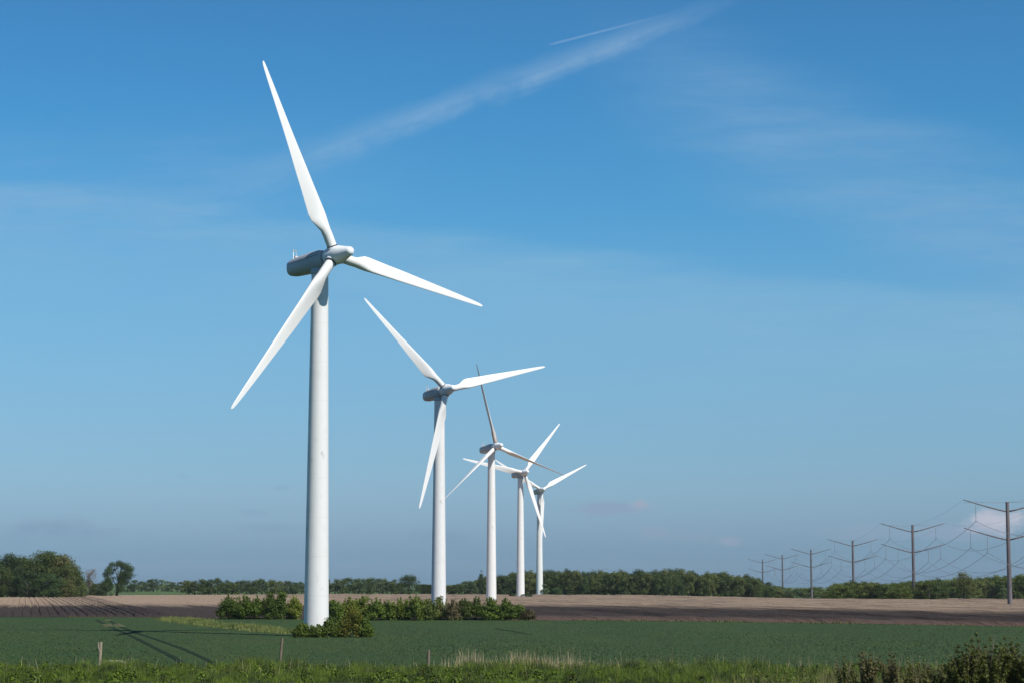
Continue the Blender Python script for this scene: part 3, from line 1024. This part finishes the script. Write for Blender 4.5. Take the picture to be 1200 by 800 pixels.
for k, (px, top, w, kd, lab) in enumerate(hedge_r):
    x, y, z = ground(px, 726)
    bush('hedge_bush', (x, y + (k % 3) * .8, z), w / F * y * 1.35, height_to(top, x, y, z), ('leaf_bush', 'leaf_brownbush', 'leaf_copse')[kd], 5000 if kd != 1 else 2600, .13, 230 + k, lab, 'bushes of the hedge before the soil')
for k, (px, py, top, w, mt, lab) in enumerate([(357, 743.5, 730, 20, 'leaf_bramble', 'low dark bramble bush at the left foot of the nearest tower'), (374, 744.3, 731, 22, 'leaf_bramble', 'low bramble bush in front of the middle of the nearest tower'),
                                               (392, 744.3, 724, 24, 'leaf_bramble', 'dark bramble bush at the right foot of the nearest tower'), (413, 743, 711.5, 27, 'leaf_yellow', 'tallest yellow green bush right of the nearest tower foot'),
                                               (426, 744, 721, 22, 'leaf_bush', 'sloping green bush on the right end of the clump at the nearest tower')]):
    x, y, z = at(px, 245.6)
    bush('foot_bush', (x, y, z), w / F * y * 1.25, height_to(top, x, y, z), mt, 5200, .10, 260 + k, lab, 'bushes around the nearest tower foot')

# shrubs at the lower right, close to the viewer
near = [(985, 119, 768, 26, 'leaf_sprout', 700, 'thin young shrub with sparse pale leaves, farthest left of the near shrubs'), (1012, 121, 764, 40, 'leaf_sprout', 1500, 'olive shrub with small pale leaves, second of the near shrubs from the left'),
        (1040, 120, 766, 40, 'leaf_sprout', 1300, 'loose pale leaved shrub in the middle of the near shrubs'), (1068, 121, 771, 40, 'leaf_sprout', 1000, 'straggly shrub with dry stems left of the big dark thorn bush'),
        (1092, 120, 778, 34, 'leaf_sprout', 900, 'low straggly shrub touching the left side of the big dark thorn bush'),
        (1125, 119, 758, 50, 'leaf_shrub', 3600, 'dark thorn bush with a sloping left side near the lower right corner'), (1150, 120, 744, 60, 'leaf_shrub', 5200, 'tallest dark thorn bush near the lower right corner'),
        (1178, 121, 752, 40, 'leaf_shrub', 3000, 'dark thorn bush with dry stems right of the tallest one'), (1204, 120, 750, 46, 'leaf_shrub', 3400, 'dark thorn bush cut by the right edge of the picture'),
        (1240, 121, 757, 50, 'leaf_shrub', 2600, 'dark thorn bush beyond the right edge of the picture')]
for k, (px, D, top, w, mt, nlf, lab) in enumerate(near):
    x, y, z = at(px, D)
    h = height_to(top, x, y, z) * 1.12
    bush('thorn_bush' if mt == 'leaf_shrub' else 'young_shrub', (x, y, z), w / F * y * 1.1, h, mt, int(nlf * 5.0), .064, 300 + k, lab, 'shrubs at the lower right corner', 18 if mt == 'leaf_shrub' else 14,
         'dead_stem', 'shrub', 34 if mt == 'leaf_shrub' else 16, env_thorn)

# ------------------------------------------------------------------ fence posts and the pale stone
def post(px, D, top, r, mat, label, lean, fork=False):
    x, y, z = at(px, D); h = height_to(top, x, y, z)
    b = MB()
    n = 8
    b.tube([(0, 0, -.3), (lean * .3, 0, h * .35), (lean * .7, .02, h * .7), (lean, 0, h)], [r * 1.05, r, r * .95, r * .85], n)
    if fork:
        b.tube([(lean * .5, 0, h * .55), (lean * .5 - r * 1.3, .02, h * .8), (lean * .4 - r * 1.2, 0, h * .98)], [r * .8, r * .75, r * .5], n)
    o = obj('fence_post', b.build('fence_post', mat, True, 50)); o.location = (x, y, z)
    tag(o, label, 'fence post', 'old wooden posts along the grass bank')


post(122, 160, 750.5, .12, M['pale_wood'], 'pale bleached split wooden post standing in the crop on the left', .08, True)
post(331, 160, 746, .10, M['wood'], 'leaning grey brown wooden post left of the nearest tower', .16)
post(503, 158, 760, .11, M['wood'], 'short brown wooden post in the grass below the second tower', .03)

b = MB()
r_ = random.Random(3)
rings = []
for k, (rr, zz) in enumerate([(.5, -.1), (.85, .0), (.9, .12), (.7, .22), (.3, .27)]):
    rings.append([(math.cos(2 * math.pi * q / 12) * rr * r_.uniform(.85, 1.15), math.sin(2 * math.pi * q / 12) * rr * .6 * r_.uniform(.85, 1.15), zz * r_.uniform(.9, 1.1)) for q in range(12)])
b.rings(rings)
o = obj('flat_stone', b.build('flat_stone', M['stone'])); o.location = at(139, 158); o.location.z += .22
tag(o, 'flat pale stone lying in the grass right of the bleached post', 'stone')

# ------------------------------------------------------------------ power line
def pole_mesh():
    b = MB(); b.lathe([(.62, -.3), (.60, 0), (.50, 12), (.42, 24.8), (.46, 24.82), (.46, 25.0), (.3, 25.05)], 20); return b.build('pole', M['corten'], True, 40)


def arm_mesh():              # root at the pole surface, reaching +x and up
    b = MB(); pts = []; rad = []
    for k in range(7):
        t = k / 6; pts.append((.3 + 10.2 * t, 0, 2.85 * t ** 1.12)); rad.append(.21 - .11 * t)
    b.tube(pts, rad, 8); return b.build('crossarm', M['corten'])


def insul_mesh():
    b = MB(); L = 4.2
    prof_ = [(.035, 0)]
    for k in range(16):
        zz = -.5 - k * .2; prof_ += [(.05, zz), (.10, zz - .05), (.05, zz - .1)]
    prof_ += [(.04, -L)]
    b.lathe(prof_, 8); b.tube([(-.28, 0, -L), (.28, 0, -L)], [.06, .06], 6)
    return b.build('insulator', M['insulator'])


def stay_mesh():
    b = MB(); b.tube([(.35, 0, 0), (10.4, 0, -.05)], [.035, .035], 5); return b.build('stay_cable', M['wire'])


PM = dict(pole=pole_mesh(), arm=arm_mesh(), ins=insul_mesh(), stay=stay_mesh())
ARMS = [(22.75, (7.6,)), (15.9, (5.0, 9.0))]
pyl = [(106.8, 316), (120.1, 504), (133.2, 692), (143.95, 880), (156.8, 1093), (168.3, 1298), (178.2, 1483), (98, 2360)]
plab = ['power pylon beyond the right edge of the picture', 'nearest dark steel power pylon at the right edge', 'second dark power pylon from the right, before the copse', 'third dark power pylon from the right, at the left part of the copse',
        'fourth power pylon from the right, in the gap between forest and copse', 'fifth power pylon from the right, rising over the end of the forest', 'small sixth power pylon seen over the right end of the forest',
        'tiny far power pylon just above the middle of the long forest']
ATT = []
for k, (x, y) in enumerate(pyl):
    z = float(terrain(x, y)); rz = -math.atan2(12.5, 190) if k < 7 else 0
    root = empty('power_pylon', (x, y, z), rz); tag(root, plab[k], 'pylon', 'dark V-armed power pylons')
    obj('pole', PM['pole'], root)
    Mz = Matrix.Translation((x, y, z)) @ Matrix.Rotation(rz, 4, 'Z')
    att = []
    for lv, (za, outs) in enumerate(ARMS):
        for s in (1, -1):
            ar = obj('crossarm', PM['arm'], root); ar.location = (0, 0, za); ar.scale = (s, 1, 1)
            if lv == 0:
                st = obj('stay_cable', PM['stay'], root); st.location = (0, 0, 24.95); st.scale = (s, 1, 1)
                st.rotation_euler = (0, 0, 0)
                att.append(Mz @ Vector((s * 10.45, 0, za + 2.85)))
            for ox in outs:
                za2 = za + 2.85 * ((ox - .3) / 10.2) ** 1.12
                i_ = obj('insulator', PM['ins'], root); i_.location = (s * ox, 0, za2 - .1)
                att.append(Mz @ Vector((s * ox, 0, za2 - 4.3)))
    ATT.append(att)
wl = ['right earth wire strung between the upper arm tips', 'right conductor hanging from the upper arms', 'left earth wire strung between the upper arm tips', 'left conductor hanging from the upper arms',
      'inner right conductor hanging from the lower arms', 'outer right conductor hanging from the lower arms', 'inner left conductor hanging from the lower arms', 'outer left conductor hanging from the lower arms']
for w in range(8):
    b = MB(); earth = w in (0, 2)
    for k in range(6):
        A, B = ATT[k][w], ATT[k + 1][w]
        sag = 3.2 if earth else 5.4
        pts = []
        for q in range(25):
            t = q / 24; p = A.lerp(B, t); p.z -= sag * 4 * t * (1 - t); pts.append(p)
        b.tube(pts, [.018 if earth else .05] * 25, 5)
    o = obj('power_line', b.build('power_line', M['wire'])); tag(o, wl[w] + ' of the pylon row', 'power line', 'wires of the pylon row')

# ------------------------------------------------------------------ light and sky
SUN_AZ, SUN_EL = 45.0, 49.4
sd = Vector((math.sin(R(SUN_AZ)) * math.cos(R(SUN_EL)), -math.cos(R(SUN_AZ)) * math.cos(R(SUN_EL)), math.sin(R(SUN_EL))))
sl = bpy.data.lights.new('sun', 'SUN'); sl.energy = 5.0; sl.angle = R(.53); sl.color = (1, .965, .91)
so = bpy.data.objects.new('sun', sl); link(so); so.location = (0, 0, 200); so.rotation_euler = sd.to_track_quat('Z', 'Y').to_euler()

world = bpy.data.worlds.new('World'); scene.world = world; world.use_nodes = True
nt = world.node_tree
for n in list(nt.nodes): nt.nodes.remove(n)
wo = nt.nodes.new('ShaderNodeOutputWorld'); bg = nt.nodes.new('ShaderNodeBackground'); bg.inputs[1].default_value = .0946
sky = nt.nodes.new('ShaderNodeTexSky'); sky.sky_type = 'NISHITA'; sky.sun_disc = False
sky.sun_elevation = R(SUN_EL); sky.sun_rotation = math.atan2(sd.x, sd.y)
sky.air_density = 1.0; sky.dust_density = .5; sky.ozone_density = 1.5; sky.altitude = 20
# the sky seen from here: colour balance by elevation, cirrus, vapour trails, low clouds, all by direction
tcw = nt.nodes.new('ShaderNodeTexCoord')
sep = nt.nodes.new('ShaderNodeSeparateXYZ'); nt.links.new(tcw.outputs['Generated'], sep.inputs[0])
dx, dy, dz = sep.outputs
SKY_MUL = [(705, (.22, .41, .80)), (655, (.235, .445, .83)), (620, (.32, .49, .84)), (575, (.38, .57, .86)), (500, (.40, .62, .85)), (420, (.43, .70, .89)),
           (330, (.37, .73, .945)), (250, (.29, .73, .96)), (150, (.25, .71, .97)), (10, (.237, .67, .94))]
zrow = lambda py: math.sin(math.atan((400 - py) / F) + PITCH)
ramp = nt.nodes.new('ShaderNodeValToRGB'); ramp.color_ramp.interpolation = 'B_SPLINE'
ZA, ZB = -.02, .62
stops = [((zrow(py) - ZA) / (ZB - ZA), c) for py, c in SKY_MUL] + [((.42 - ZA) / (ZB - ZA), (.30, .58, .80)), (1.0, (.42, .58, .72))]
els = ramp.color_ramp.elements
els[0].position = stops[0][0]; els[0].color = (*stops[0][1], 1)
els[1].position = stops[-1][0]; els[1].color = (*stops[-1][1], 1)
for p_, c_ in stops[1:-1]:
    e_ = els.new(p_); e_.color = (*c_, 1)
nt.links.new(maprange(nt, dz, ZA, ZB, 0, 1, False), ramp.inputs[0])
SKYCOL = mixc(nt, 1.0, sky.outputs[0], ramp.outputs[0], 'MULTIPLY')
fwd = math_n(nt, 'GREATER_THAN', dy, .05)
dys = math_n(nt, 'MAXIMUM', dy, .05)
U = math_n(nt, 'DIVIDE', dx, dys); Vv = math_n(nt, 'DIVIDE', dz, dys)
comb = nt.nodes.new('ShaderNodeCombineXYZ'); nt.links.new(U, comb.inputs[0]); nt.links.new(Vv, comb.inputs[1])
UV = comb.outputs[0]
mul = lambda *a: __import__('functools').reduce(lambda p_, q_: math_n(nt, 'MULTIPLY', p_, q_), a)
add = lambda a, b_: math_n(nt, 'ADD', a, b_)
sub = lambda a, b_: math_n(nt, 'SUBTRACT', a, b_)


def bell(v, w):                      # soft band around zero
    return maprange(nt, math_n(nt, 'ABSOLUTE', v), 0, w, 1, 0)


def veil(fac, col):
    global SKYCOL
    SKYCOL = mixc(nt, mul(fac, fwd), SKYCOL, col)


K = 1 / (.1 * 1.149)
lin = lambda *c: tuple(K * ((v / 255 + .055) / 1.055) ** 2.4 for v in c)
wisp = noise(nt, mapping(nt, UV, (5, 34, 1), (0, 0, R(-14))), 1.8, 9, .66)
wisp2 = noise(nt, mapping(nt, UV, (4, 16, 1), (0, 0, R(22))), 1.3, 5, .6)
# pale veil in the lower half with a soft upper rim sloping down to the right
rim = sub(add(math_n(nt, 'MULTIPLY', U, -.12), add(.166, math_n(nt, 'MULTIPLY', sub(wisp, .5), .02))), Vv)
veil(mul(maprange(nt, rim, -.004, .010), maprange(nt, rim, .10, .015), maprange(nt, add(math_n(nt, 'MULTIPLY', wisp2, .5), math_n(nt, 'MULTIPLY', wisp, .5)), .3, .7, .14, .46)), lin(146, 188, 214))
# broad cirrus falling towards the right
b1 = sub(Vv, add(math_n(nt, 'MULTIPLY', U, -.40), .268))
veil(mul(bell(add(b1, math_n(nt, 'MULTIPLY', sub(wisp2, .5), .05)), .055), maprange(nt, U, .02, .13), maprange(nt, wisp, .28, .72, .14, .46)), lin(142, 180, 212))
# left upper haze
b2 = sub(Vv, add(math_n(nt, 'MULTIPLY', U, .05), .200))
veil(mul(bell(b2, .045), maprange(nt, U, -.02, -.16), maprange(nt, wisp, .3, .75, .05, .3)), lin(140, 178, 214))
# old wide vapour trail
U2 = math_n(nt, 'MULTIPLY', U, U)
line = add(add(math_n(nt, 'MULTIPLY', U, .385), .2440), math_n(nt, 'MULTIPLY', U2, .12))
cs = nt.nodes.new('ShaderNodeCombineXYZ')        # fibres run along the trail
nt.links.new(math_n(nt, 'MULTIPLY', U, 22), cs.inputs[0]); nt.links.new(math_n(nt, 'MULTIPLY', sub(Vv, line), 190), cs.inputs[1])
streaks = noise(nt, cs.outputs[0], 1.2, 8, .66)
blot = noise(nt, mapping(nt, UV, (26, 26, 1)), 1.3, 4, .6)
t1 = add(sub(Vv, line), math_n(nt, 'MULTIPLY', sub(blot, .5), .012))
t1 = add(t1, math_n(nt, 'MULTIPLY', sub(streaks, .5), .006))
wid = maprange(nt, U, -.17, .08, .017, .0075, False)
prf = maprange(nt, math_n(nt, 'DIVIDE', math_n(nt, 'ABSOLUTE', t1), wid), 0, 1, 1, 0)
veil(mul(prf, maprange(nt, U, -.19, -.03), maprange(nt, U, .120, .035, .12, 1), maprange(nt, blot, .3, .65, .45, 1.0), maprange(nt, streaks, .2, .75, .20, .50)), lin(156, 188, 217))
# thin fresh trail above it
line2 = add(math_n(nt, 'MULTIPLY', U, .262), .2585)
t2 = sub(Vv, line2)
veil(mul(bell(t2, .0010), maprange(nt, U, .0165, .022), maprange(nt, U, .085, .04, 0, .24)), lin(170, 200, 228))


# low clouds near the horizon: (px, py, half width, half height, strength, colour)
cn = noise(nt, mapping(nt, UV, (40, 75, 1)), 1.4, 6, .62)
for px, py, w_, h_, st, c in [(1166, 611, 46, 19, .95, (186, 190, 204)), (1128, 622, 70, 14, .35, (150, 165, 190)), (712, 595, 66, 10, .62, (140, 158, 186)), (750, 590, 18, 9, .6, (168, 168, 186)),
                              (765, 624, 24, 9, .30, (148, 160, 184)), (852, 633, 20, 9, .42, (160, 164, 186)), (818, 629, 30, 9, .22, (146, 158, 182)), (62, 616, 60, 16, .30, (124, 146, 176)),
                              (214, 557, 10, 4, .13, (104, 140, 172)), (330, 571, 14, 4, .13, (104, 138, 170)), (300, 600, 26, 6, .13, (108, 138, 172)), (318, 618, 48, 7, .13, (108, 138, 172)),
                              (520, 628, 60, 12, .2, (112, 140, 174)), (1010, 625, 60, 12, .2, (150, 165, 190)), (40, 625, 130, 16, .18, (112, 140, 172))]:
    e1 = math_n(nt, 'DIVIDE', sub(U, (px - 600) / F), w_ / F)
    e2 = math_n(nt, 'DIVIDE', sub(Vv, math.tan(math.atan((400 - py) / F) + PITCH)), h_ / F)
    d2 = add(mul(e1, e1), mul(e2, e2))
    f_ = mul(maprange(nt, add(math_n(nt, 'SQRT', d2), math_n(nt, 'MULTIPLY', sub(cn, .5), 1.9)), .25, 1.0, 1, 0), st)
    veil(f_, lin(*c))

# haze: thin even air round the whole place
hm, hnt, hout = new_mat('haze_air')
pv = hnt.nodes.new('ShaderNodeVolumePrincipled'); pv.inputs['Color'].default_value = (.80, .90, 1, 1)
pv.inputs['Density'].default_value = 3.0e-5; pv.inputs['Anisotropy'].default_value = .1
hnt.links.new(pv.outputs[0], hout.inputs['Volume'])
bx = [(a, b_, c) for c in (-8.5, 82) for a, b_ in ((-6100, -1600), (6100, -1600), (6100, 9100), (-6100, 9100))]
ho = obj('haze', mesh('haze', bx, [(3, 2, 1, 0), (4, 5, 6, 7), (0, 1, 5, 4), (1, 2, 6, 5), (2, 3, 7, 6), (3, 0, 4, 7)], hm))
tag(ho, 'thin pale blue air between the viewer and the far trees', 'haze', kind='stuff')

#SKY_EXTRA
nt.links.new(SKYCOL, bg.inputs[0]); nt.links.new(bg.outputs[0], wo.inputs[0])

scene.view_settings.view_transform = 'Standard'
scene.view_settings.look = 'None'
scene.view_settings.exposure = .28
scene.view_settings.gamma = 1
scene.cycles.max_bounces = 6
scene.cycles.transparent_max_bounces = 4
